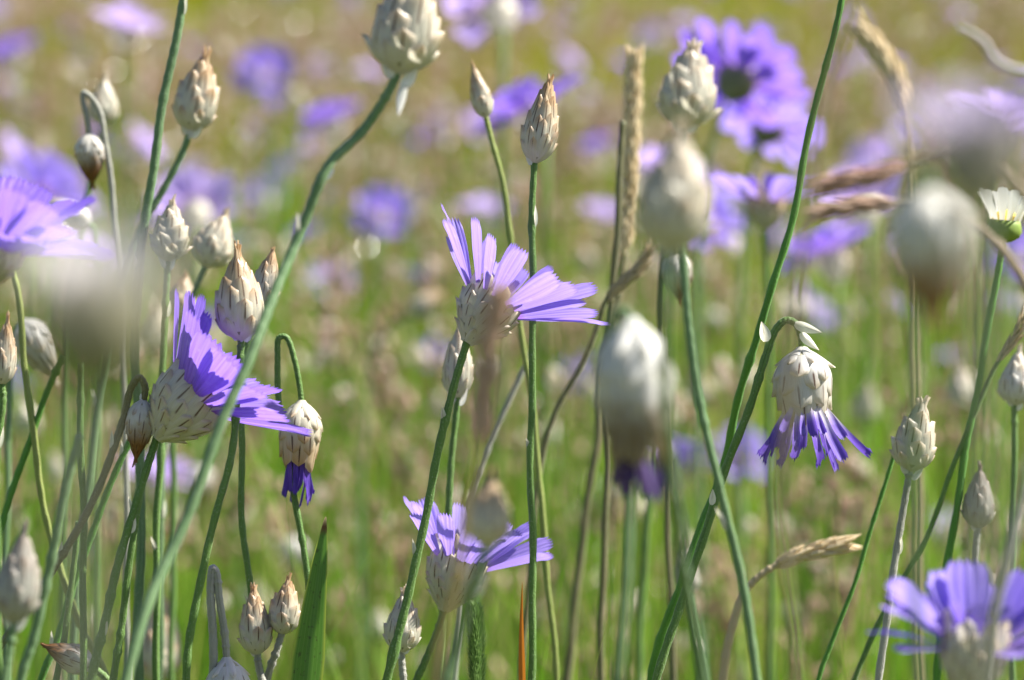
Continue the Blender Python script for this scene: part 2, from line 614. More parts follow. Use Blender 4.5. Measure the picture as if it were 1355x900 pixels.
def stem_scales(root, line, d, n=3, seed=0, L=0.0046, W=0.0017, first=0.02, span=0.10, mat="silver"):
    R = random.Random(seed)
    pts = spline(line, 14)
    seg = np.cumsum(np.r_[0, np.linalg.norm(np.diff(pts, axis=0), axis=1)])
    for k in range(n):
        s = first + span * (k + R.uniform(-0.2, 0.2)) / max(1, n)
        i = min(len(pts) - 2, max(1, int(np.searchsorted(seg, s))))
        t = unit(pts[i - 1] - pts[i + 1])
        ang = math.degrees(math.atan2(np.dot(t, RT), np.dot(t, UP)))
        side = R.choice((-1, 1))
        scale_leaf(root, pts[i] + RT * side * 0.0006 - FW * 0.0004, ang + side * R.uniform(4, 14), L * R.uniform(0.8, 1.2), W * R.uniform(0.8, 1.2), d, mat=mat)


# ------------------------------------------------------------------ things
def bud(label, pix, Hpx, Wpx, style="tan", smat="stem", axis=None, prof="bud", sr=0.0010, scales=2, seed=1, name="flower_bud", cat="bud", group=None, open_=0.05, per=6, rows=6, tip_petals=0, tail=3):
    d = pix[0][2]
    W, line = stem_line(pix)
    k = px(d)
    H, Wd = Hpx * k, Wpx * k
    Wd *= 0.82
    ax = unit(W[0] - W[1]) if axis is None else unit(img(*axis))
    root = thing(name, label, cat, base_of(line), group)
    make_stem(root, line, sr * 0.78, sr * 0.95, smat)
    mb, co = MB(), MB()
    fr = frame(ax)
    involucre(mb, co, W[0], fr, H, Wd, prof, rows, per, 0.50, open_, 0.60, seed)
    part("seed_core", co, M["core"], root)
    part("bracts", mb, M[style], root)
    R = random.Random(seed)
    if tip_petals:
        pm = MB()
        for i in range(tip_petals):
            ph = 2 * math.pi * i / tip_petals
            rad = math.cos(ph) * fr[0] + math.sin(ph) * fr[1]
            petal(pm, W[0] + ax * H * 0.75 + rad * Wd * 0.12, ax + rad * R.uniform(-0.05, 0.22), -rad, H * R.uniform(0.42, 0.62), Wd * 0.2, 0.0, rnd=R.random(), nu=9, nv=8, curl=1.6, wave=0.03)
        part("wilted_petals", pm, M["wilted"], root)
    for i in range(tail):
        a = math.degrees(math.atan2(np.dot(ax, RT), np.dot(ax, UP)))
        sgn = (-1, 1, 0)[i % 3]
        scale_leaf(root, W[0] + fr[0] * sgn * Wd * 0.10 - FW * Wd * 0.08 - ax * H * R.uniform(0.02, 0.16), a + sgn * R.uniform(15, 32), H * R.uniform(0.24, 0.34), Wd * R.uniform(0.22, 0.32), d, mat="white")
    if scales:
        stem_scales(root, line, d, scales, seed + 5)
    return root


def flower(label, pix, Hpx, Wpx, Lpx, petals, style="silver", pmat="petal", smat="stem", axis=None, sr=0.0012, seed=1, scales=2, PW=0.36, inner=10, name="lilac_flower", group=None, curve=-0.12, anthers=14, detail=21, roll=0.0):
    """petals: list of (bearing round the head, tilt off the axis, length factor, width factor)"""
    d = pix[0][2]
    W, line = stem_line(pix)
    k = px(d)
    H, Wd, L = Hpx * k, Wpx * k * 0.86, Lpx * k
    ax = unit(W[0] - W[1]) if axis is None else unit(img(*axis))
    root = thing(name, label, "flower", base_of(line), group)
    make_stem(root, line, sr * 0.8, sr * 1.0, smat)
    fr = frame(ax)
    mb, co = MB(), MB()
    involucre(mb, co, W[0], fr, H, Wd, "cup", 6, 8, 0.48, 0.05, 0.68, seed)
    part("seed_core", co, M["core"], root)
    part("bracts", mb, M[style], root)
    R = random.Random(seed)
    x, y, z = fr
    for (ph, tl, lf, wf, *fc) in petals:
        ph = math.radians(ph + R.uniform(-4, 4))
        t = math.radians(tl)
        rad = math.cos(ph) * x + math.sin(ph) * y
        dr = math.cos(t) * z + math.sin(t) * rad
        nr = math.sin(t) * z - math.cos(t) * rad
        if fc:
            nr = unit(nr * (1 - fc[0]) - FW * fc[0] * (1 if np.dot(nr, -FW) > 0 else -1))
        pm = MB()
        petal(pm, W[0] + z * H * 0.72 + rad * Wd * 0.30, dr, nr, L * lf + H * 0.12, L * PW * wf, curve * R.uniform(0.5, 1.5), R.uniform(0.03, 0.10), R.random(), nu=detail, roll=R.uniform(-0.3, 0.3) + roll, wave=0.006)
        part("petal", pm, M[pmat], root)
    if inner:
        im = MB()
        for i in range(inner):
            ph = 2 * math.pi * (i + R.uniform(-0.3, 0.3)) / inner
            t = math.radians(R.uniform(12, 34))
            rad = math.cos(ph) * x + math.sin(ph) * y
            petal(im, W[0] + z * H * 0.8 + rad * Wd * 0.14, math.cos(t) * z + math.sin(t) * rad, math.sin(t) * z - math.cos(t) * rad, L * R.uniform(0.38, 0.6), L * PW * 0.5, curve, 0.05, R.random(), nu=11, nv=8)
        part("inner_florets", im, M["inner"], root)
    if anthers:
        am = MB()
        for i in range(anthers):
            ph = R.uniform(0, 2 * math.pi)
            rad = math.cos(ph) * x + math.sin(ph) * y
            q = W[0] + z * H * 0.85 + rad * Wd * R.uniform(0.03, 0.2)
            e = q + z * L * R.uniform(0.28, 0.45) + rad * L * R.uniform(0.03, 0.16)
            tube(am, spline([q, (q + e) / 2 + rad * 0.0004, e], 5), [0.0004] * 4 + [0.0003] * 4 + [0.0007, 0.0006, 0.0003], 6)
        part("anthers", am, M["anther"], root)
    if scales:
        stem_scales(root, line, d, scales, seed + 3)
    return root


def nodding(label, pix, Hpx, Wpx, style, petals, Lpx, smat="greystem", axis=(0, -1, 0.1), sr=0.0010, seed=1, spread=18, name="nodding_flower", pw=0.2, scales=0, group=None, prof="nod", open_=0.05, pmat="wilted"):
    d = pix[0][2]
    W, line = stem_line(pix)
    k = px(d)
    H, Wd, L = Hpx * k, Wpx * k * 0.86, Lpx * k
    ax = unit(img(*axis))
    root = thing(name, label, "flower", base_of(line), group)
    make_stem(root, line, sr * 0.8, sr * 1.0, smat)
    fr = frame(ax)
    mb, co = MB(), MB()
    involucre(mb, co, W[0], fr, H, Wd, prof, 5, 6, 0.50, open_, 0.58, seed)
    part("seed_core", co, M["core"], root)
    part("bracts", mb, M[style], root)
    R = random.Random(seed)
    x, y, z = fr
    for i in range(petals):
        ph = 2 * math.pi * (i + R.uniform(-0.25, 0.25)) / petals
        rad = math.cos(ph) * x + math.sin(ph) * y
        ph += R.uniform(-0.25, 0.25)
        t = math.radians(spread * R.uniform(0.35, 1.35))
        pm = MB()
        petal(pm, W[0] + z * H * 0.72 + rad * Wd * 0.26, math.cos(t) * z + math.sin(t) * rad, rad, (L * R.uniform(0.5, 1.15) + H * 0.28), Wd * pw * R.uniform(0.5, 1.1), R.uniform(-0.1, 0.12), rnd=R.random(), nu=13, nv=14, curl=R.uniform(0.9, 1.7), wave=0.02, roll=R.uniform(-0.7, 0.7), teeth=0.10, narrow=0.55)
        part("wilted_petal", pm, M[pmat], root)
    if scales:
        stem_scales(root, line, d, scales, seed + 3)
    return root


def spikelet(mb, c, d, L, Wd, R):
    d = unit(d)
    a = unit(np.cross(d, (R.random(), R.random(), R.random())))
    b = np.cross(d, a)
    V = [c]
    for t, rr in ((0.3, 0.5), (0.65, 0.42)):
        for q in range(5):
            th = 2 * math.pi * q / 5
            V.append(c + d * L * t + Wd * rr * (math.cos(th) * a + math.sin(th) * b))
    V.append(c + d * L)
    F = [(0, 1 + (q + 1) % 5, 1 + q) for q in range(5)]
    F += [(1 + q, 1 + (q + 1) % 5, 6 + (q + 1) % 5, 6 + q) for q in range(5)]
    F += [(6 + q, 6 + (q + 1) % 5, 11) for q in range(5)]
    rn = R.random()
    mb.add(V, F, [(0, 0, rn)] * 12)


def grass_spike(label, head, stalk, Wpx, mat="cream", smat="straw", n=60, spread=0.45, Lpx=24, sr=0.0007, seed=3, name="grass_spike", group=None):
    """head: pixel path of the seed head, top first; stalk: the rest of the path downwards"""
    d = head[0][2]
    k = px(d)
    W, line = stem_line(list(head) + list(stalk))
    root = thing(name, label, "grass", base_of(line), group)
    make_stem(root, line, sr * 0.6, sr * 1.3, smat, "stalk")
    R = random.Random(seed)
    hp = spline([at(*p) for p in head], 14)
    mb = MB()
    for i in range(n):
        f = (i + R.random()) / n
        q = min(len(hp) - 2, int(f * (len(hp) - 1)))
        c = hp[q] + (hp[q + 1] - hp[q]) * R.random()
        t = unit(hp[q] - hp[q + 1])
        a, b, _ = frame(t)
        th = i * 2.4
        rad = math.cos(th) * a + math.sin(th) * b
        env = 0.45 + 0.55 * math.sin(math.pi * min(1, f * 0.8 + 0.15))
        spikelet(mb, c + rad * Wpx * k * 0.16 * env, t + rad * spread, Lpx * k * R.uniform(0.75, 1.15), Wpx * k * 0.30, R)
    part("seed_head", mb, M[mat], root, smooth=False)
    return root


def stalk(label, pix, sr=0.001, smat="stem", name="grass_plant", cat="grass stem", scales=0, seed=2, group=None, taper=1.2):
    W, line = stem_line(pix)
    root = thing(name, label, cat, base_of(line), group)
    make_stem(root, line, sr * 0.85, sr * 0.85 * taper, smat, "stalk")
    if scales:
        stem_scales(root, line, pix[0][2], scales, seed, first=0.015, span=0.12)
    return root


def blade(label, pix, Wpx, mat="blade", name="broad_grass", fold=0.35):
    d = pix[0][2]
    W = [at(*p) for p in pix]
    g = to_ground(W, 0.2)
    line = W + g
    vis = spline(W, 14)
    pts = np.concatenate([vis, spline([W[-1]] + g, 8)[1:]])
    root = thing(name, label, "grass", base_of(line))
    nvis = len(vis)
    mb = MB()
    V, B = [], []
    for i, p in enumerate(pts):
        f = i / (nvis - 1)
        wd = Wpx * px(d) * min(1.0, 0.04 + 1.1 * f ** 0.9) if f < 1 else Wpx * px(d)
        v = max(0.0, 1 - 0.86 * f / 1.0) if f < 1 else 0.14
        for a in range(7):
            u = -1 + 2 * a / 6
            V.append(p + RT * u * wd / 2 - FW * (fold * wd * abs(u)))
            B.append((u, v, 0.4))
    mb.add(V, grid_faces(7, len(pts)), B)
    part("leaf_surface", mb, M[mat], root)
    return root


def ring(n, tl, ph0=0, jit=8, seed=1, lf=(0.85, 1.05), wf=(0.8, 1.1), fc=0.0):
    R = random.Random(seed)
    return [(ph0 + 360 * i / n + R.uniform(-6, 6), tl + R.uniform(-jit, jit), R.uniform(*lf), R.uniform(*wf), fc * R.random()) for i in range(n)]
# ------------------------------------------------------------------ ground
GR = random.Random(11)


def ground_mat():
    b = NB("meadow_soil")
    pos = b.coord()
    n1 = b.noise(pos, 1.2, 5)
    n2 = b.noise(pos, 40, 5)
    col = b.mix(b.step(n1, 0.35, 0.65), (0.09, 0.12, 0.02), (0.15, 0.13, 0.04))
    col = b.mix(b.math('MULTIPLY', b.step(n2, 0.4, 0.7), 0.5), col, (0.06, 0.07, 0.02))
    return b.surface(col, 0.9, 0.1, normal=b.bump(n2, 0.8, 0.02))


gm = MB()
xs = np.concatenate([-np.geomspace(600, 8, 10), np.linspace(-6, 6, 25), np.geomspace(8, 600, 10)])
ys = np.concatenate([-np.geomspace(600, 3, 10), np.linspace(-1, 14, 31), np.geomspace(16, 900, 12)])
V = [(x, y, 0.02 * math.sin(x * 1.3 + 0.4) * math.sin(y * 0.9) * min(1, abs(y) / 6) - 0.004) for y in ys for x in xs]
gm.add(V, grid_faces(len(xs), len(ys)))
g = part("ground", gm, ground_mat(), None)
g["kind"] = "structure"


# ------------------------------------------------------------------ meadow grass (uncountable)
def grass_mat(name, cols, trans=0.55):
    b = NB(name)
    u, v, r = b.sep(b.attr("buv").outputs["Vector"])
    n = b.noise(b.coord(), 1.1, 3)
    f = b.math('ADD', b.math('MULTIPLY', r, 0.75), b.math('MULTIPLY', b.math('SUBTRACT', n, 0.4), 0.9), clamp=True)
    col = b.mix(b.step(f, 0.0, 0.5), cols[0], cols[1])
    col = b.mix(b.step(f, 0.5, 1.0), col, cols[2])
    return b.surface(col, 0.5, 0.3, trans)


def scatter_blades(name, label, mat, n, y0, y1, hmin, hmax, wmin, wmax, seed, lean=0.25, power=1.6, per=14, tuft=0.02, patch=0.6):
    rs = np.random.RandomState(seed)
    nc = max(1, n // per)                       # tufts: blades of one tuft share a tint and a height
    cy_ = y0 + (y1 - y0) * rs.rand(nc) ** power
    cx_ = (rs.rand(nc) * 2 - 1) * (0.30 * cy_ + 0.35)
    if patch:                                   # gather the tufts in loose drifts
        f = np.sin(cx_ * 7.1 + seed) * np.sin(cy_ * 5.3 + 2 * seed) + 0.6 * np.sin(cx_ * 17 + cy_ * 13 + seed)
        low = f < rs.uniform(-1.2, 1.0, nc) * patch
        cx_ = np.where(low, cx_ + 0.22, cx_)
        cy_ = np.where(low, np.clip(cy_ + 0.30, y0, y1), cy_)
    ch, cr = rs.rand(nc), rs.rand(nc)
    ci = rs.randint(0, nc, n)
    sg = tuft * (0.6 + 0.25 * cy_[ci])
    yy = cy_[ci] + rs.randn(n) * sg
    xx = cx_[ci] + rs.randn(n) * sg
    hh = hmin + (hmax - hmin) * np.clip(ch[ci] * 0.75 + 0.25 * rs.rand(n), 0, 1)
    ww = (wmin + (wmax - wmin) * rs.rand(n)) * (1 + 0.12 * yy)
    th = rs.rand(n) * 2 * math.pi
    ln = lean * hh * rs.rand(n) ** 1.5
    lt = rs.rand(n) * 2 * math.pi
    r = np.clip(cr[ci] * 0.8 + 0.2 * rs.rand(n), 0, 1)
    K = 5
    t = np.linspace(0, 1, K)[None, :]
    cx = xx[:, None] + np.cos(lt)[:, None] * ln[:, None] * t ** 2
    cy = yy[:, None] + np.sin(lt)[:, None] * ln[:, None] * t ** 2
    cz = hh[:, None] * t * (1 - 0.1 * t * (ln / hh)[:, None]) - 0.008
    hw = ww[:, None] * (1 - 0.92 * t ** 1.8) / 2
    dx, dy = np.cos(th)[:, None] * hw, np.sin(th)[:, None] * hw
    A = np.stack([cx - dx, cy - dy, cz], -1)
    B = np.stack([cx + dx, cy + dy, cz], -1)
    P = np.stack([A, B], 2).reshape(n * K * 2, 3)
    i0 = (np.arange(n) * K * 2)[:, None] + (np.arange(K - 1) * 2)[None, :]
    F = np.stack([i0, i0 + 1, i0 + 3, i0 + 2], -1).reshape(-1, 4)
    me = bpy.data.meshes.new(name)
    me.vertices.add(len(P))
    me.vertices.foreach_set("co", P.astype(np.float32).ravel())
    me.loops.add(F.size)
    me.loops.foreach_set("vertex_index", F.astype(np.int32).ravel())
    me.polygons.add(len(F))
    me.polygons.foreach_set("loop_start", np.arange(0, F.size, 4, dtype=np.int32))
    me.update(calc_edges=True)
    buv = np.zeros((n, K, 2, 3), np.float32)
    buv[..., 1] = t[:, :, None]
    buv[..., 2] = r[:, None, None]
    a = me.attributes.new("buv", 'FLOAT_VECTOR', 'POINT')
    a.data.foreach_set("vector", buv.ravel())
    me.materials.append(mat)
    o = bpy.data.objects.new(name, me)
    COL.objects.link(o)
    o["kind"] = "stuff"
    tag(o, label, "grass")
    return np.stack([cx[:, -1], cy[:, -1], cz[:, -1]], -1), o


def scatter_heads(name, label, tops, mat, every, L, Wd, n, spread, seed):
    R = random.Random(seed)
    mb = MB()
    for p in tops:
        if R.random() > every:
            continue
        hl = L * R.uniform(0.6, 1.4)
        for q in range(n):
            f = q / n
            th = R.uniform(0, 6.28)
            rad = np.array((math.cos(th), math.sin(th), 0))
            spikelet(mb, p + np.array((0, 0, -hl * f)) + rad * spread * R.uniform(0.2, 1) * (0.3 + f), np.array((0, 0, 1)) + rad * 0.5, 0.007 * R.uniform(0.8, 1.3), Wd, R)
    o = part(name, mb, mat, None, smooth=False)
    o["kind"] = "stuff"
    tag(o, label, "grass")


G_GREEN = grass_mat("green_grass", ((0.022, 0.095, 0.003), (0.12, 0.26, 0.008), (0.36, 0.37, 0.035)))
G_TALL = grass_mat("tall_grass", ((0.035, 0.11, 0.008), (0.14, 0.31, 0.012), (0.46, 0.44, 0.11)))
G_OLIVE = grass_mat("olive_grass", ((0.08, 0.18, 0.004), (0.25, 0.28, 0.006), (0.40, 0.33, 0.03)))
G_DRY = grass_mat("dry_grass", ((0.14, 0.07, 0.04), (0.34, 0.24, 0.12), (0.46, 0.26, 0.20)), 0.35)
scatter_blades("green_grass", "dense fresh green grass filling the lower meadow", G_GREEN, 26000, 0.95, 5.5, 0.14, 0.34, 0.0018, 0.0036, 1)
scatter_blades("near_grass", "short green grass at the foot of the flower stems", G_GREEN, 5000, 0.05, 1.2, 0.08, 0.28, 0.0015, 0.003, 2, power=1.0)
scatter_blades("far_grass", "yellowish olive grass covering the far meadow", G_OLIVE, 34000, 2.4, 16, 0.14, 0.42, 0.003, 0.006, 3, power=1.2)
tall_tops, _ = scatter_blades("tall_grass", "thin tall green grass stems standing behind the flowers", G_TALL, 2200, 1.0, 2.8, 0.32, 0.60, 0.0022, 0.0042, 4, lean=0.3, power=1.1, per=3, tuft=0.012)
G_STALK = grass_mat("stalk_grass", ((0.05, 0.15, 0.015), (0.13, 0.27, 0.03), (0.34, 0.36, 0.10)), 0.35)
scatter_blades("stalk_grass", "upright green grass stalks in soft focus close behind the sharp flowers", G_STALK, 420, 0.90, 1.6, 0.44, 0.64, 0.0022, 0.0034, 15, lean=0.35, power=1.0, per=2, tuft=0.012)
cross_tops, _ = scatter_blades("thin_grass", "hair thin green grass blades crossing behind the sharp flowers", G_TALL, 4200, 0.84, 2.0, 0.36, 0.62, 0.0009, 0.0022, 14, lean=0.5, power=1.2, per=2, tuft=0.01)
dry_tops, _ = scatter_blades("dry_grass", "straw coloured dry grass mixed through the meadow", G_DRY, 8500, 1.35, 6.5, 0.30, 0.52, 0.0008, 0.0016, 5, lean=0.3, power=1.3, per=7, tuft=0.03)
scatter_heads("dry_seed_heads", "loose pinkish brown grass seed heads in the middle distance", dry_tops, plain_mat("dry_seed", (0.14, 0.05, 0.03), (0.80, 0.58, 0.46), 25, 0.3, trans=0.35), 0.8, 0.026, 0.0048, 7, 0.012, 6)

scatter_heads("papery_husks", "scattered pale papery husks glinting among the grass tops", np.concatenate([tall_tops[::3], dry_tops]), plain_mat("husk", (0.78, 0.68, 0.52), (0.84, 0.80, 0.74), 40, 0.2, 0.4, spec=0.8), 0.36, 0.008, 0.0050, 2, 0.004, 8)

# ------------------------------------------------------------------ sharp flowers and buds
MAINP = ring(15, 47, 8, 8, seed=203, lf=(0.92, 1.12), wf=(0.85, 1.3), fc=0.75) + [(180, 46, 1.12, 0.8, .2), (3, 58, 1.18, 0.9, .15), (-20, 40, 1.1, 1.2, .6)] + ring(6, 28, 20, 8, seed=5, lf=(0.6, 0.8), wf=(0.7, 1.0), fc=.3)
flower("sharp lilac flower in side view, grey scaly cup and petals fanned to the upper right", [(618, 452, .75), (600, 512, .75), (575, 630, .75), (545, 765, .75), (512, 900, .75)],
       70, 88, 116, MAINP, axis=(0.54, 0.84, -0.12), sr=0.0011, seed=4, scales=3, PW=0.18, inner=7, anthers=0, curve=-0.06)
LEFTP = [(180, 38, 1.0, 0.85), (160, 26, 1.0, 1.0), (205, 30, 1.03, 1.0), (230, 34, 0.95, 1.0), (250, 40, 0.95, 1.15), (275, 44, 1.0, 1.3), (300, 48, 1.0, 1.3), (325, 52, 1.05, 1.2),
         (345, 55, 1.15, 1.2), (5, 56, 1.1, 1.1), (30, 50, 0.9, 1.1), (60, 46, 0.85, 1.0), (90, 44, 0.8, 1.0), (125, 38, 0.8, 1.0), (285, 30, 0.85, 1.0), (220, 20, 0.9, 0.9), (320, 36, 0.95, 1.1)]
flower("vivid violet flower with dense frilly petals and a greenish white scaly cup", [(208, 578, .74), (196, 615, .74), (165, 720, .74), (140, 810, .74), (120, 900, .74)],
       84, 106, 124, LEFTP, "silver", "violet", axis=(0.66, 0.74, 0.02), sr=0.0011, seed=7, scales=4, PW=0.30, inner=16, anthers=26, curve=-0.05)
LOWP = ring(15, 38, 5, 8, seed=91, lf=(0.88, 1.08), wf=(0.85, 1.3), fc=0.7) + [(180, 40, 1.0, 1.0, .3), (0, 46, 1.12, 1.2, .5), (-12, 54, 1.1, 1.1, .3)] + ring(5, 26, 20, 8, seed=6, lf=(0.6, 0.8), wf=(0.7, 1.0), fc=.3)
flower("lilac flower low in the meadow half hidden by a blurred bud in front", [(588, 806, .775), (580, 834, .775), (562, 878, .775), (550, 905, .775)],
       74, 84, 96, LOWP, axis=(0.28, 0.95, 0.05), sr=0.0010, seed=12, scales=1, PW=0.195, inner=8, anthers=0)
nodder = nodding("nodding white papery head with wilted violet petals hanging from an arched stem",
        [(1061, 462, .75), (1060, 446, .75), (1052, 428, .75), (1040, 424, .75), (1027, 435, .75), (1012, 474, .75), (985, 560, .75), (940, 682, .75), (900, 800, .75), (868, 900, .75)],
        90, 84, "white", 26, 74, "stem", (0.03, -1, 0.12), 0.0010, seed=5, spread=29, pw=0.28, pmat="fading", open_=0.07)
k75 = px(.75)
for (x, y, a, L, W_) in ((1013, 452, -8, 28, 18), (1052, 428, 112, 38, 16), (1060, 440, 140, 34, 15), (941, 668, 10, 22, 11)):
    scale_leaf(nodder, at(x, y, .748), a, L * k75, W_ * k75 * 1.15, .75, mat="silver")
nodding("small nodding head, white above and brown below, with a tuft of dark purple petals", [(399, 532, .77), (397, 515, .77), (390, 478, .77), (378, 446, .77), (369, 447, .77), (368, 480, .77), (373, 545, .77), (385, 640, .77), (400, 720, .77), (408, 800, .77), (415, 900, .77)],
        80, 62, "tan", 16, 56, "stem", (-0.05, -1, 0.05), 0.0008, seed=9, spread=1, pw=0.30)
bud("slender pointed brown ribbed bud on top of a straight upright stem", [(707, 214, .765), (704, 300, .765), (704, 500, .765), (704, 700, .765), (703, 905, .765)], 104, 50, "tan", axis=(0.19, 1, 0), sr=0.0010, seed=3, open_=0.08, per=7, rows=8, tail=1)
bud("tiny orange tipped bud on a thin yellow green stem curving behind the sharp lilac flower", [(643, 155, .83), (650, 185, .83), (668, 260, .83), (690, 430, .83), (712, 620, .83), (728, 790, .83), (735, 905, .83)], 68, 30, "tan", "lime", axis=(-0.25, 1, 0), sr=0.0009, seed=21, tail=0, scales=0, per=5)
bud("fat cream bud with long white basal scales above the violet flower", [(319, 448, .735), (318, 480, .735), (308, 580, .735), (288, 670, .735), (260, 800, .735), (247, 905, .735)], 112, 70, "tan", axis=(-0.04, 1, 0.05), seed=31, sr=0.0010, tail=3, open_=0.05, per=6)
bud("cream bud with brown ribs pressed close behind the fat cream bud", [(347, 402, .77), (338, 425, .77), (322, 480, .77), (318, 560, .77), (320, 680, .77), (333, 785, .77), (346, 905, .77)], 70, 40, "tan", axis=(0.2, 1, 0), seed=33, sr=0.0009, tail=0)
bud("drooping little bud with white shoulders and brown point hooked beside the violet flower", [(190, 530, .74), (192, 512, .74), (185, 500, .74), (175, 512, .74), (164, 555, .74), (147, 600, .74), (110, 686, .74), (67, 757, .74), (5, 853, .74), (-30, 905, .74)], 76, 40, "brown", "olive", axis=(-0.13, -1, 0.05), prof="drop", seed=37, sr=0.0010, tail=2, scales=3)
bud("pale bud catching the sun on a slanting stem high among the left stems", [(252, 172, .84), (240, 205, .84), (212, 258, .84), (188, 298, .84), (165, 360, .84), (135, 500, .84), (110, 700, .84), (95, 905, .84)], 98, 60, "tan", "teal", axis=(0.2, 1, 0), seed=41, open_=0.1, tail=3, sr=0.0011)
stalk("tall bluish green stem leaving the frame at the top left", [(247, -30, .80), (236, 40, .80), (222, 110, .80), (205, 200, .80), (192, 285, .80), (180, 400, .80), (184, 600, .80), (186, 760, .80), (183, 905, .80)], 0.0012, "teal", "leafless_plant", "stem", 2, 8)
bud("drooping white and rust brown bud hanging from a sharp bent grey stem", [(118, 178, .85), (116, 160, .85), (110, 130, .85), (112, 123, .85), (124, 132, .85), (134, 150, .85), (140, 195, .85), (148, 270, .85), (160, 400, .85), (170, 905, .85)], 64, 42, "brown", "greystem", axis=(0.06, -1, 0), prof="drop", seed=43, sr=0.0009, tail=0, scales=0)
bud("soft cream bud just behind the drooping rust brown bud", [(136, 165, .95), (134, 180, .95), (120, 240, .95), (95, 400, .95), (85, 905, .95)], 60, 42, "silver", "stem", axis=(0.05, 1, 0), seed=44, tail=0, scales=0)
bigtop = bud("large silvery scaled flower head cut off by the top edge on a curving bluish stem", [(527, 95, .665), (512, 125, .665), (480, 172, .665), (432, 222, .66), (395, 312, .66), (365, 392, .655), (335, 462, .65), (290, 565, .645), (238, 705, .64), (165, 905, .63)],
       130, 94, "silver", "teal", axis=(0.20, 1, 0.05), sr=0.0012, seed=51, scales=1, open_=0.13, per=6, tip_petals=10, tail=2, name="lilac_flower", cat="flower")
for (x, y, a, L, W_) in ((536, 112, 195, 46, 18), (440, 222, 215, 26, 16)):
    scale_leaf(bigtop, at(x, y, .663), a, L * px(.66), W_ * px(.66), .66)
grass_spike("cream feathery grass spike rising beside a thin olive stem", [(839, 78, .93), (836, 160, .93), (834, 240, .93), (826, 345, .93)], [(818, 390, .93), (798, 470, .93), (789, 600, .93), (770, 715, .93), (750, 905, .93)], 32, "cream", "olive", 110, 0.3, 26, 0.0011, 5)
stalk("thin olive grass stem touching the cream grass spike", [(824, 160, .87), (820, 230, .87), (811, 370, .87), (806, 480, .87), (800, 700, .87), (795, 905, .87)], 0.0010, "olive", seed=9)
bud("blurred pale green bud with bright sunlit scale tips below the big purple flowers", [(905, 168, .655), (904, 200, .655), (900, 300, .66), (905, 390, .66), (916, 460, .66), (932, 560, .66), (955, 650, .66), (980, 775, .66), (1003, 905, .66)], 104, 78, "silver", "teal", axis=(0.12, 1, 0), seed=61, open_=0.14, per=6, tail=2)
bud("very blurred beige bud standing in front of the pale green bud", [(888, 330, .50), (882, 400, .50), (884, 560, .52), (890, 650, .54), (905, 740, .56), (930, 905, .58)], 150, 98, "silver", "teal", axis=(0.08, 1, 0), seed=63, open_=0.11, tail=2)
nodding("large blurred white nodding head fading to dark purple at the bottom", [(835, 425, .545), (826, 412, .545), (812, 420, .547), (806, 450, .55), (812, 520, .56), (828, 640, .57), (830, 760, .57), (818, 905, .57)], 175, 110, "ashen", 9, 62, "teal", (0.06, -1, 0.02), 0.0009, seed=66, spread=4, pw=0.42, open_=0.09, pmat="dried")
bud("small brown and white drooping bud behind the blurred pale stem", [(893, 336, .88), (890, 322, .88), (884, 322, .88), (878, 345, .88), (876, 450, .88), (882, 600, .88), (890, 905, .88)], 62, 42, "brown", "olive", axis=(0.12, -1, 0), prof="drop", seed=67, tail=0, scales=0)
bud("small greyish closed bud low down behind the long crossing stems", [(912, 786, .93), (914, 805, .93), (922, 850, .93), (935, 905, .93)], 62, 34, "grey", "teal", axis=(-0.12, 1, 0), seed=68, tail=1)
stalk("long smooth bright green stem leaning across the meadow to the top edge", [(1118, -25, .765), (1106, 40, .765), (1080, 140, .77), (1053, 265, .77), (1020, 385, .77), (985, 505, .775), (958, 610, .78), (905, 760, .78), (862, 905, .785)], 0.00085, "bright", taper=1.6)
stalk("blurred grey brown dry stalk running beside the long bright green stem", [(1140, -20, .46), (1112, 60, .46), (1085, 180, .46), (1062, 320, .46), (1046, 430, .46), (1037, 575, .47), (1034, 650, .48), (1038, 740, .50), (1048, 830, .52), (1056, 905, .54)], 0.00062, "brownstalk", "dry_plant", "stalk")
bud("pale budded head with pinkish tips on a grey stem right of the nodding violet head", [(1204, 622, .775), (1200, 645, .775), (1190, 700, .775), (1177, 800, .775), (1164, 905, .775)], 88, 58, "silver", "greystem", axis=(0.18, 1, 0), seed=71, open_=0.13, per=6, tail=3, scales=3)
bud("dark grey closed bud above the blurred lilac flower at the lower right", [(1294, 698, .80), (1292, 725, .80), (1288, 800, .80), (1284, 905, .80)], 76, 44, "grey", "greystem", axis=(0.04, 1, 0), seed=73, tail=1)
RP = [(-165, 58, 0.95, 1.0), (150, 52, 0.95, 1.0), (180, 74, 0.95, 1.0), (110, 38, 0.9, 1.2), (80, 40, 1.0, 1.3), (45, 36, 1.0, 1.2), (15, 45, 1.0, 1.1), (-20, 60, 1.0, 1.0), (200, 88, 0.7, 0.9), (120, 30, 0.95, 1.0), (-60, 76, 0.5, 0.9),
      (165, 40, 1.0, 1.1, .4), (130, 58, 1.0, 1.1, .4), (60, 50, 1.0, 1.1, .4), (25, 30, 1.0, 1.2, .6), (0, 68, 1.0, 1.1, .4), (95, 18, 1.0, 1.2, .6)]
flower("blurred lilac flower with wide petals in the lower right corner", [(1284, 925, .61), (1284, 965, .61), (1282, 1035, .61)], 88, 96, 116, RP, "silver", axis=(0.08, 1, 0.02), seed=75, PW=0.42, inner=6, anthers=0, scales=0)
bud("grey white bud at the bottom with pointed scales under the lilac flower", [(531, 862, .76), (532, 880, .76), (534, 905, .76)], 76, 50, "silver", "greystem", axis=(0.06, 1, 0), seed=77, tail=3, open_=0.09, per=7)
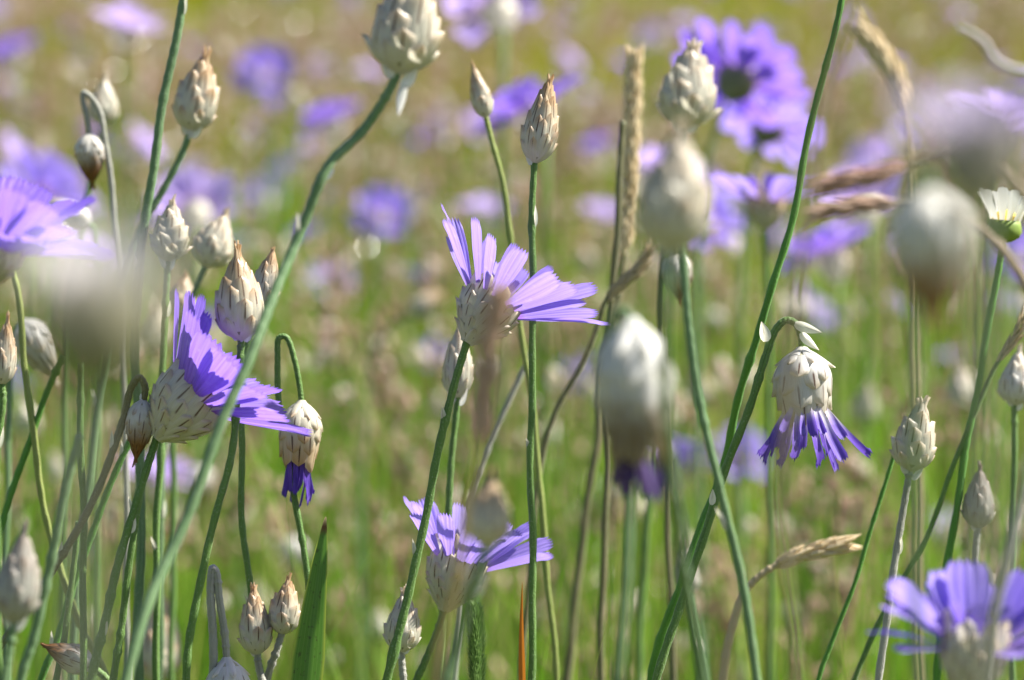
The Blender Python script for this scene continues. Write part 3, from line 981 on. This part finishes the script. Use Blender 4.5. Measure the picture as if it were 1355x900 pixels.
bud("cream bud with rust ribs, left of a close pair above the bottom edge", [(340, 865, .765), (343, 885, .765), (350, 910, .765)], 84, 46, "tan", "greystem", axis=(-0.06, 1, 0), seed=79, tail=1, open_=0.08)
bud("cream bud with rust ribs, higher one of a close pair beside the broad leaf", [(373, 838, .765), (366, 860, .765), (352, 905, .767)], 70, 44, "tan", "greystem", axis=(0.12, 1, 0), seed=80, tail=0, open_=0.08)
blade("broad green leaf blade with a withered brown tip", [(431, 684, .755), (424, 740, .755), (414, 820, .755), (405, 905, .755)], 44)
blade("narrow rusty orange dead blade beside the straight upright stem", [(691, 770, .755), (690, 830, .755), (691, 905, .755)], 9, "orange", "withered_grass")

# green timothy spike
d_ = .757
W_, line_ = stem_line([(628, 803, d_), (630, 850, d_), (632, 930, d_), (634, 990, d_)])
tim = thing("timothy_spike", "short bristly green grass spike poking up from the bottom edge", "grass", base_of(line_))
make_stem(tim, line_[2:], 0.0008, 0.0012, "bright", "stalk")
tm = MB()
R = random.Random(5)
hp = spline(W_[:3], 20)
tube(tm, hp, np.r_[0.0003, 0.0005, 0.0007, np.full(len(hp) - 4, 0.0009), 0.0008], 10)
for i in range(3000):
    q = R.randrange(0, len(hp) - 1)
    c = hp[q] + (hp[q + 1] - hp[q]) * R.random()
    t = unit(hp[q] - hp[q + 1])
    a, b, _ = frame(t)
    th = R.uniform(0, 6.283)
    rad = math.cos(th) * a + math.sin(th) * b
    rr = 0.0011 * min(1, 0.35 + q / 6)
    s = unit(np.cross(t, rad))
    b0 = c + rad * rr
    tipp = b0 + (rad * 0.85 + t * 1.1) * R.uniform(0.0009, 0.0019)
    tm.add([b0 - s * 0.00024, b0 + s * 0.00024, tipp], [(0, 1, 2)], [(0, 0, R.random())] * 3)
part("seed_head", tm, M["timothy"], tim)

# blurred things close to the lens
nodding("large blurred white drooping head with a brown point at the right", [(1232, 252, .44), (1228, 236, .44), (1214, 232, .44), (1204, 262, .44), (1206, 400, .45), (1215, 905, .48)], 160, 108, "rusty", 0, 30, "teal", (0.0, -1, 0.0), 0.0007, seed=81, prof="drop", open_=0.10)
flower("smeared grey flower head very close to the lens at the left", [(116, 520, .25), (116, 580, .25), (112, 700, .255), (105, 910, .26)], 120, 170, 130, ring(12, 20, seed=14), "mossy", "greypetal", "greystem", axis=(0.10, 1, -0.05), seed=83, inner=0, anthers=0, scales=0, detail=9, sr=0.0007)
OP = ring(18, 60, seed=61, jit=14, lf=(0.9, 1.08), wf=(0.9, 1.2), fc=0.3) + ring(12, 38, 9, seed=62, fc=0.3)
flower("soft lilac flower cut by the left edge with petals spreading right", [(-28, 380, .66), (-26, 405, .66), (-14, 560, .67), (0, 905, .69)], 70, 90, 128, OP, "silver", "violet", axis=(0.35, 1, 0.1), seed=85, inner=8, anthers=0, scales=0)
stalk("thin yellow green stem bending below the soft lilac flower at the left", [(8, 335, .80), (24, 385, .80), (33, 490, .80), (46, 600, .80), (66, 700, .80), (88, 775, .80), (112, 840, .80), (142, 910, .80)], 0.0009, "lime")
bud("blurred beige bud hovering over the low lilac flower", [(644, 722, .55), (636, 752, .55), (618, 800, .565), (600, 860, .57), (588, 910, .57)], 92, 64, "tan", "teal", axis=(0.06, 1, 0), seed=87, tail=3, scales=2)
grass_spike("blurred pinkish dry grass head in front of the sharp lilac flower", [(662, 395, .50), (650, 440, .50), (640, 520, .50), (634, 590, .50)], [(622, 650, .51), (606, 740, .52), (590, 820, .53), (578, 910, .54)], 40, "pinkseed", "straw", 50, 0.35, 36, 0.0007, 9)
bud("blurred grey bud with dark seams in the lower left corner", [(18, 822, .63), (12, 860, .63), (5, 910, .63)], 118, 64, "grey", "teal", axis=(0.12, 1, 0), seed=88, tail=3)
bud("blurred beige dry bud behind the bluish stem near the bottom left", [(205, 902, .92), (204, 930, .92), (204, 980, .92)], 118, 66, "tan", "stem", axis=(0.08, 1, 0), seed=89, tail=0)
bud("tipped over bud with white scales and rust point at the bottom left", [(122, 882, .755), (132, 890, .755), (142, 900, .755), (148, 930, .755)], 66, 40, "brown", "stem", axis=(-0.92, 0.42, 0.1), prof="drop", seed=90, tail=1, scales=0)
nodding("white shaggy nodding head just showing at the bottom under a bare grey stem", [(300, 872, .745), (298, 845, .745), (290, 790, .745), (287, 757, .745), (283, 752, .745), (281, 770, .745), (282, 830, .745), (280, 910, .745)], 90, 66, "white", 0, 20, "greystem", (0.05, -1, 0.1), 0.0010, seed=91)
bud("dark tipped bud cut by the left edge", [(2, 508, .73), (4, 530, .73), (-6, 600, .73), (-20, 905, .73)], 84, 36, "tan", "stem", axis=(0.10, 1, 0), seed=92, tail=0)
bud("greyish white bud bowed to the right behind the smeared grey flower", [(30, 425, .88), (20, 440, .88), (12, 500, .88), (10, 700, .88), (8, 905, .88)], 84, 54, "white", "teal", axis=(0.5, -0.85, 0), prof="drop", seed=93, tail=0, scales=0)
bud("round silvery bud between the slanting stem and the fat cream bud", [(272, 352, .86), (262, 375, .86), (240, 430, .86), (220, 560, .86), (210, 905, .86)], 72, 58, "silver", "teal", axis=(0.35, 0.9, 0), seed=94, tail=0, per=6)
bud("silvery empty head with see through scales left of the round silvery bud", [(222, 345, .80), (220, 380, .80), (214, 480, .80), (212, 600, .80), (205, 905, .80)], 76, 50, "silver", "stem", axis=(0.08, 1, 0), seed=95, tail=2, open_=0.14, per=5)
bud("warm cream bud peeping over the top of the violet flower", [(236, 420, .90), (234, 440, .90), (230, 560, .90), (228, 905, .90)], 56, 44, "tan", "stem", axis=(0.15, 1, 0), seed=96, tail=0, scales=0)
bud("white bud leaning left above the smeared grey flower", [(118, 298, .93), (124, 305, .93), (128, 360, .93), (126, 905, .93)], 66, 36, "white", "stem", axis=(-0.9, 0.55, 0), seed=97, tail=0, scales=0)

bud("hazy bud on a pale bowed stem left of the sharp lilac flower", [(545, 415, 1.35), (520, 430, 1.35), (494, 475, 1.35), (483, 560, 1.35), (478, 680, 1.35), (478, 905, 1.35)], 52, 32, "tan", "teal", axis=(0.75, 0.5, 0), seed=121, tail=0, scales=0)
bud("silvery bud tucked close behind the stem of the sharp lilac flower", [(605, 525, .80), (604, 545, .80), (597, 620, .80), (590, 700, .80), (582, 905, .80)], 92, 44, "silver", "stem", axis=(0.03, 1, 0), seed=122, tail=2, scales=1)

# daisy at the right edge
dd = .80
W_, line_ = stem_line([(1327, 322, dd), (1322, 350, dd), (1310, 425, dd), (1292, 525, dd), (1275, 605, dd), (1258, 720, dd), (1240, 905, dd)])
dz = thing("daisy", "white rayed daisy with a green cup on a bright green stem at the right edge", "flower", base_of(line_))
make_stem(dz, line_, 0.0008, 0.0010, "bright")
ax = unit(img(0.10, 1, 0.0))
fr = frame(ax)
k = px(dd)
mb = MB()
V, ns = [], 16
for t, r in ((0, 0.12), (0.12, 0.55), (0.3, 0.88), (0.55, 1.0), (0.8, 0.93), (1.0, 0.85)):
    for a in range(ns):
        ph = 2 * math.pi * a / ns
        V.append(W_[0] + ax * t * 30 * k + r * 24 * k * (math.cos(ph) * fr[0] + math.sin(ph) * fr[1]))
mb.add(V, grid_faces(ns, 6, True) + [tuple(range(ns))[::-1], tuple(range(5 * ns, 6 * ns))])
part("green_cup", mb, M["bulb"], dz)
mb = MB()
V = []
for t, r in ((0.9, 0.83), (1.2, 0.72), (1.4, 0.45), (1.5, 0.1)):
    for a in range(ns):
        ph = 2 * math.pi * a / ns
        V.append(W_[0] + ax * t * 30 * k + r * 24 * k * (math.cos(ph) * fr[0] + math.sin(ph) * fr[1]))
mb.add(V, grid_faces(ns, 4, True) + [tuple(range(3 * ns, 4 * ns))])
part("yellow_disc", mb, M["yellow"], dz)
for i in range(13):
    ph = 2 * math.pi * i / 13
    rad = math.cos(ph) * fr[0] + math.sin(ph) * fr[1]
    t = math.radians(18 + 6 * (i % 3))
    pm = MB()
    petal(pm, W_[0] + ax * 30 * k + rad * 20 * k, math.cos(t) * ax + math.sin(t) * rad, math.sin(t) * ax - math.cos(t) * rad, 46 * k, 15 * k, -0.05, 0.08, R.random(), nu=9, nv=8, teeth=0.03, narrow=0.5)
    part("ray_petal", pm, M["daisywhite"], dz)

# right-hand blurred flower and grasses
flower("smeared purple grey flower close to the lens near the right edge", [(1290, 280, .30), (1292, 330, .30), (1300, 500, .31), (1310, 905, .33)], 95, 120, 110, ring(12, 34, seed=24), "grey", "greyviolet", "greystem", axis=(0.05, 1, 0.0), seed=101, inner=0, anthers=0, scales=0, detail=9, sr=0.0007)
grass_spike("cream oat like grass head lying almost level near the bottom", [(1112, 722, .82), (1085, 728, .82), (1050, 738, .82), (1022, 752, .82)], [(1000, 768, .82), (983, 788, .82), (965, 840, .82), (955, 905, .82)], 28, "cream", "straw", 44, 0.25, 34, 0.0010, 31)
grass_spike("rusty pink grass head lying level in front of the right hand lilac flowers", [(1088, 246, .56), (1130, 236, .56), (1170, 228, .56), (1205, 215, .56)], [(1260, 202, .56), (1330, 225, .56), (1395, 340, .56), (1420, 905, .58)], 30, "rustseed", "brownstalk", 40, 0.3, 36, 0.0008, 32)
grass_spike("pinkish level grass head just under the rusty pink one", [(1085, 282, .60), (1120, 273, .60), (1160, 270, .60), (1195, 268, .60)], [(1250, 276, .60), (1320, 325, .60), (1385, 450, .60), (1405, 905, .62)], 24, "pinkseed", "brownstalk", 34, 0.3, 36, 0.0008, 33)
grass_spike("beige drooping grass head near the top right", [(1142, 42, 1.02), (1165, 72, 1.02), (1185, 105, 1.02), (1200, 150, 1.02)], [(1206, 200, 1.02), (1210, 400, 1.02), (1215, 905, 1.02)], 34, "cream", "straw", 60, 0.3, 34, 0.0010, 34)
stalk("wavy pinkish grey dead stalk at the top right", [(1268, 36, .55), (1285, 44, .55), (1302, 56, .55), (1315, 78, .55), (1338, 92, .55), (1362, 100, .55), (1378, 200, .55), (1380, 905, .58)], 0.0005, "foliage_grey", "dry_plant", "stalk", taper=2.6)
bud("pale bud cut by the right edge at mid height", [(1342, 535, .83), (1342, 560, .83), (1340, 700, .83), (1338, 905, .83)], 70, 50, "white", "stem", axis=(0.1, 1, 0), seed=102, tail=2, scales=0)
grass_spike("fine olive grass head leaning out from the right edge", [(1352, 425, .80), (1342, 448, .80), (1330, 466, .80), (1318, 485, .80)], [(1300, 525, .80), (1270, 595, .80), (1220, 720, .80), (1130, 905, .80)], 14, "straw", "stem", 26, 0.2, 30, 0.0006, 35)
grass_spike("ochre grass head crossing behind the blurred white nodding head", [(857, 335, .86), (840, 360, .86), (818, 380, .86), (800, 400, .86)], [(790, 432, .86), (770, 480, .86), (740, 540, .86), (715, 620, .86), (690, 905, .86)], 18, "straw", "olive", 40, 0.25, 28, 0.0007, 36)
stalk("thin green grass stem slanting through the gap right of the brown dry stalk", [(1185, 595, .79), (1160, 680, .79), (1130, 770, .79), (1100, 850, .79), (1080, 905, .79)], 0.0006, "bright")
for i, (lb, pts, r_, m_) in enumerate((
        ("straight slim green stem left of the violet flower stem", [(107, 480, .745), (107, 600, .745), (109, 720, .745), (112, 905, .745)], 0.00085, "stem"),
        ("green stem running close alongside the violet flower stem", [(196, 610, .752), (186, 650, .752), (172, 740, .752), (160, 820, .752), (150, 905, .752)], 0.0009, "stem"),
        ("slim green stem slanting across the lower left corner", [(216, 505, .78), (186, 555, .78), (140, 660, .78), (110, 740, .78), (72, 850, .78), (52, 905, .78)], 0.0009, "bright"),
        ("blurred bluish stem slanting up from the lower left corner", [(105, 575, .66), (88, 640, .66), (70, 730, .66), (48, 840, .66), (25, 905, .66)], 0.0010, "teal"),
        ("short green stem near the lower left corner leaning right", [(84, 470, .80), (60, 525, .80), (28, 620, .80), (0, 700, .80), (-30, 790, .80)], 0.0009, "bright"),
        ("green stem beneath the straight slim stem at the lower left", [(104, 690, .755), (96, 760, .755), (84, 840, .755), (75, 905, .755)], 0.0008, "stem"),
        ("thin grey stem behind the blurred pinkish grass head", [(704, 465, .86), (668, 540, .86), (640, 610, .86), (620, 680, .86), (600, 905, .86)], 0.0008, "greystem"),
        ("soft green stem behind the gap between the two sharp stems", [(870, 560, .95), (862, 640, .95), (850, 760, .95), (846, 905, .95)], 0.0011, "stem"),
        ("pale grey blurred stem crossing in front of the lower right flower", [(1375, 560, .56), (1352, 660, .56), (1332, 760, .56), (1305, 905, .57)], 0.0009, "greystem"),
)):
    stalk(lb, pts, r_, m_, "leafless_plant", "stem", 2 if i in (1, 2) else 0, 40 + i)

# ------------------------------------------------------------------ flowers further back, recognisable ones
BACKP = ring(17, 72, seed=44, lf=(0.85, 1.12), wf=(0.8, 1.2)) + ring(9, 50, 10, seed=47, lf=(0.8, 1.0))
flower("large purple flower seen from behind with a dark disc near the top right", [(962, 130, 1.25), (952, 160, 1.25), (938, 210, 1.25), (925, 330, 1.25), (930, 905, 1.25)], 44, 58, 76, BACKP, "mossy", "violet", "teal", axis=(0.42, 0.72, -0.62), seed=111, inner=6, anthers=0, scales=0, detail=11, PW=0.34)
flower("purple flower with a dark disc tucked under the larger one at the top right", [(1005, 190, 1.32), (998, 215, 1.32), (985, 300, 1.32), (982, 905, 1.32)], 38, 52, 66, ring(18, 72, seed=45), "mossy", "petal", "teal", axis=(0.42, 0.78, -0.45), seed=112, inner=6, anthers=0, scales=0, detail=11, PW=0.36)
flower("soft lilac flower between the beige bud and the long green stem", [(1012, 305, 1.05), (1014, 340, 1.05), (1018, 500, 1.05), (1020, 905, 1.05)], 44, 54, 78, ring(9, 60, seed=46), "tan", "petal", "stem", axis=(0.05, 1, 0.0), seed=113, inner=5, anthers=0, scales=0, detail=11)


# ------------------------------------------------------------------ prototypes for the meadow behind
def proto_flower(seed, tilt, bearing, pm):
    R = random.Random(seed)
    h = 0.46
    root = thing("lilac_flower", "", "flower", (0, 0, 0))
    pts = spline([np.array((0.015, 0.01, h)), np.array((0.012, 0.008, h * 0.7)), np.array((0.0, 0, h * 0.35)), np.array((0, 0, -0.01))], 6)
    mb = MB()
    tube(mb, pts, np.linspace(0.0011, 0.0016, len(pts)), 6)
    part("stem", mb, M["backstem"], root)
    ax = unit((math.sin(tilt) * math.cos(bearing), math.sin(tilt) * math.sin(bearing), math.cos(tilt)))
    fr = frame(ax)
    mb, co = MB(), MB()
    involucre(mb, co, pts[0], fr, 0.011, 0.011, "cup", 5, 7, 0.42, 0.05, 0.72, seed, 5, 5)
    part("bracts", mb, M["silver"], root)
    mb = MB()
    for i in range(15):
        ph = 2 * math.pi * (i + R.uniform(-0.3, 0.3)) / 15
        t = math.radians(R.uniform(48, 78))
        rad = math.cos(ph) * fr[0] + math.sin(ph) * fr[1]
        petal(mb, pts[0] + ax * 0.010 + rad * 0.004, math.cos(t) * ax + math.sin(t) * rad, math.sin(t) * ax - math.cos(t) * rad, 0.0145 * R.uniform(0.85, 1.1), 0.0062, -0.1, 0.08, R.random(), nu=11, nv=7)
    for i in range(8):
        ph = 2 * math.pi * i / 8
        t = math.radians(25)
        rad = math.cos(ph) * fr[0] + math.sin(ph) * fr[1]
        petal(mb, pts[0] + ax * 0.011 + rad * 0.002, math.cos(t) * ax + math.sin(t) * rad, math.sin(t) * ax - math.cos(t) * rad, 0.010, 0.004, -0.1, 0.08, R.random(), nu=6, nv=5)
    part("petals", mb, M[pm], root)
    return root, pts[0] + ax * 0.014


def proto_bud(seed, style, down):
    h = 0.44
    root = thing("flower_bud", "", "bud", (0, 0, 0))
    if down:
        P = [(0.012, 0, h), (0.011, 0, h + 0.006), (0.006, 0, h + 0.009), (0.001, 0, h), (0, 0, h * 0.5), (0, 0, -0.01)]
        ax = (0.1, 0, -1)
    else:
        P = [(0.012, 0.006, h), (0.008, 0.004, h * 0.75), (0, 0, h * 0.4), (0, 0, -0.01)]
        ax = (0.15, 0.08, 1)
    pts = spline([np.array(p) for p in P], 6)
    mb = MB()
    tube(mb, pts, np.linspace(0.0009, 0.0015, len(pts)), 6)
    part("stem", mb, M["backstem"], root)
    mb, co = MB(), MB()
    involucre(mb, co, pts[0], frame(ax), 0.015, 0.010, "drop" if down else "bud", 5, 6, 0.45, 0.08, 0.62, seed, 5, 5)
    part("seed_core", co, M["core"], root)
    part("bracts", mb, M[style], root)
    return root, pts[0] + unit(ax) * 0.007


def copy_thing(src):
    r = src.copy()
    COL.objects.link(r)
    for ch in src.children:
        c = ch.copy()
        COL.objects.link(c)
        c.parent = r
    return r


class Pool:
    def __init__(self, protos):
        self.p = [[r, h, False] for r, h in protos]

    def put(self, k, target, label, group=None, rot=None, R=None):
        e = self.p[k % len(self.p)]
        r, head = e[0], e[1]
        if e[2]:
            r = copy_thing(r)
        e[2] = True
        s = float(target[2] / head[2])
        a = rot
        hx, hy = head[0] * math.cos(a) - head[1] * math.sin(a), head[0] * math.sin(a) + head[1] * math.cos(a)
        r.location = (float(target[0] - s * hx), float(target[1] - s * hy), 0)
        r.rotation_euler = (0, 0, a)
        r.scale = (s, s, s)
        r["label"] = label
        if group:
            r["group"] = group
        elif "group" in r:
            del r["group"]
        return r


FP = Pool([proto_flower(1, 0.25, 0.3, "soft"), proto_flower(2, 0.8, -1.4, "petal"), proto_flower(3, 0.55, 2.6, "violet"), proto_flower(4, 0.9, 1.4, "soft")])
BP = Pool([proto_bud(1, "tan", False), proto_bud(2, "white", False), proto_bud(3, "brown", True), proto_bud(4, "white", True), proto_bud(5, "silver", False)])
R = random.Random(77)
BACK = [
    (168, 25, 1.55, "lilac smudge of a flower at the top left edge above the stems"),
    (348, 92, 1.75, "soft lilac flower between the sunlit pale bud and large top head"),
    (437, 152, 1.60, "pale lilac flower left of the curving bluish stem near the top"),
    (255, 270, 1.30, "pinkish violet flower behind the sunlit pale bud's slanting stem"),
    (208, 622, 1.25, "pinkish violet flower low behind the stem of the violet flower"),
    (506, 280, 1.55, "lilac flower halfway from the curving bluish stem to the sharp lilac flower"),
    (403, 305, 1.75, "faint lilac flower touching the right side of the curving bluish stem"),
    (440, 368, 1.70, "faint lilac flower right of the cream buds at mid height"),
    (552, 365, 1.65, "soft lilac flower just left of the sharp lilac flower"),
    (580, 468, 1.75, "dim lilac flower under the scaly cup of the sharp lilac flower"),
    (695, 135, 1.20, "violet blue flower right behind the slender pointed bud"),
    (655, 2, 1.30, "lilac flower cut by the top edge right of the large top head"),
    (800, 278, 1.75, "faint lilac flower between the sharp lilac flower and the cream grass spike"),
    (935, 285, 1.30, "lilac flower peeping out behind the very blurred beige bud"),
    (1092, 325, 1.25, "lilac flower just right of the long bright green stem"),
    (1140, 262, 1.30, "lilac flower behind the level grass heads at the right"),
    (900, 600, 1.20, "violet blue flower low behind the blurred white nodding head"),
    (985, 600, 1.35, "dim violet flower left of the nodding white papery head"),
    (1098, 425, 1.70, "rosy lilac flower above the nodding white papery head"),
    (1255, 700, 1.45, "soft lilac flower left of the dark grey closed bud"),
    (1325, 150, 1.20, "purple flower behind the smeared grey flower near the right edge"),
    (55, 250, 1.30, "pale bluish lilac flower behind the flower at the left edge"),
    (12, 65, 1.75, "dim lilac flower cut by the left edge near the top"),
    (120, 340, 1.6, "dim lilac flower behind the smeared grey flower head"),
    (870, 215, 1.4, "violet flower peeping left of the pale green bud"),
    (1350, 335, 1.5, "lilac flower cut by the right edge beside the daisy"),
    (790, 190, 2.0, "dim lilac flower behind the upper part of the cream grass spike"),
    (640, 165, 2.1, "dusty lilac flower behind the tiny orange tipped bud"),
]
for i, (x, y, d, lb) in enumerate(BACK):
    d = 1.0 + (d - 1.0) * 1.65
    FP.put(i, at(x, y, d), lb, rot=R.uniform(-0.6, 0.6))
LB1 = "faint unfocused lilac flower far back in the meadow among brown seed heads"
LB2 = "small pale bud far back in the meadow, only a soft round spot"
# one flower per spot, looser and fewer towards the far olive grass
n1 = 0
for i in range(400):
    y = 1.9 + 3.4 * R.random() ** 1.1
    x = R.uniform(-1, 1) * (0.19 * y + 0.06)
    z = R.uniform(0.34, 0.50) + 0.05 * max(0, 2.6 - y)
    FP.put(R.choice((0, 1, 3, 3, 2)), np.array((x, y, z)), LB1, "faint flowers far back in the meadow", R.uniform(-3, 3))
    n1 += 1
    if n1 >= 150:
        break
for i in range(210):
    y = 1.35 + 3.0 * R.random() ** 1.5
    x = R.uniform(-1, 1) * (0.21 * y + 0.1)
    z = R.uniform(0.26, 0.46) + 0.14 * max(0, 1.9 - y)
    BP.put(R.randrange(5), np.array((x, y, z)), LB2, "faint buds far back in the meadow", R.uniform(-3, 3))
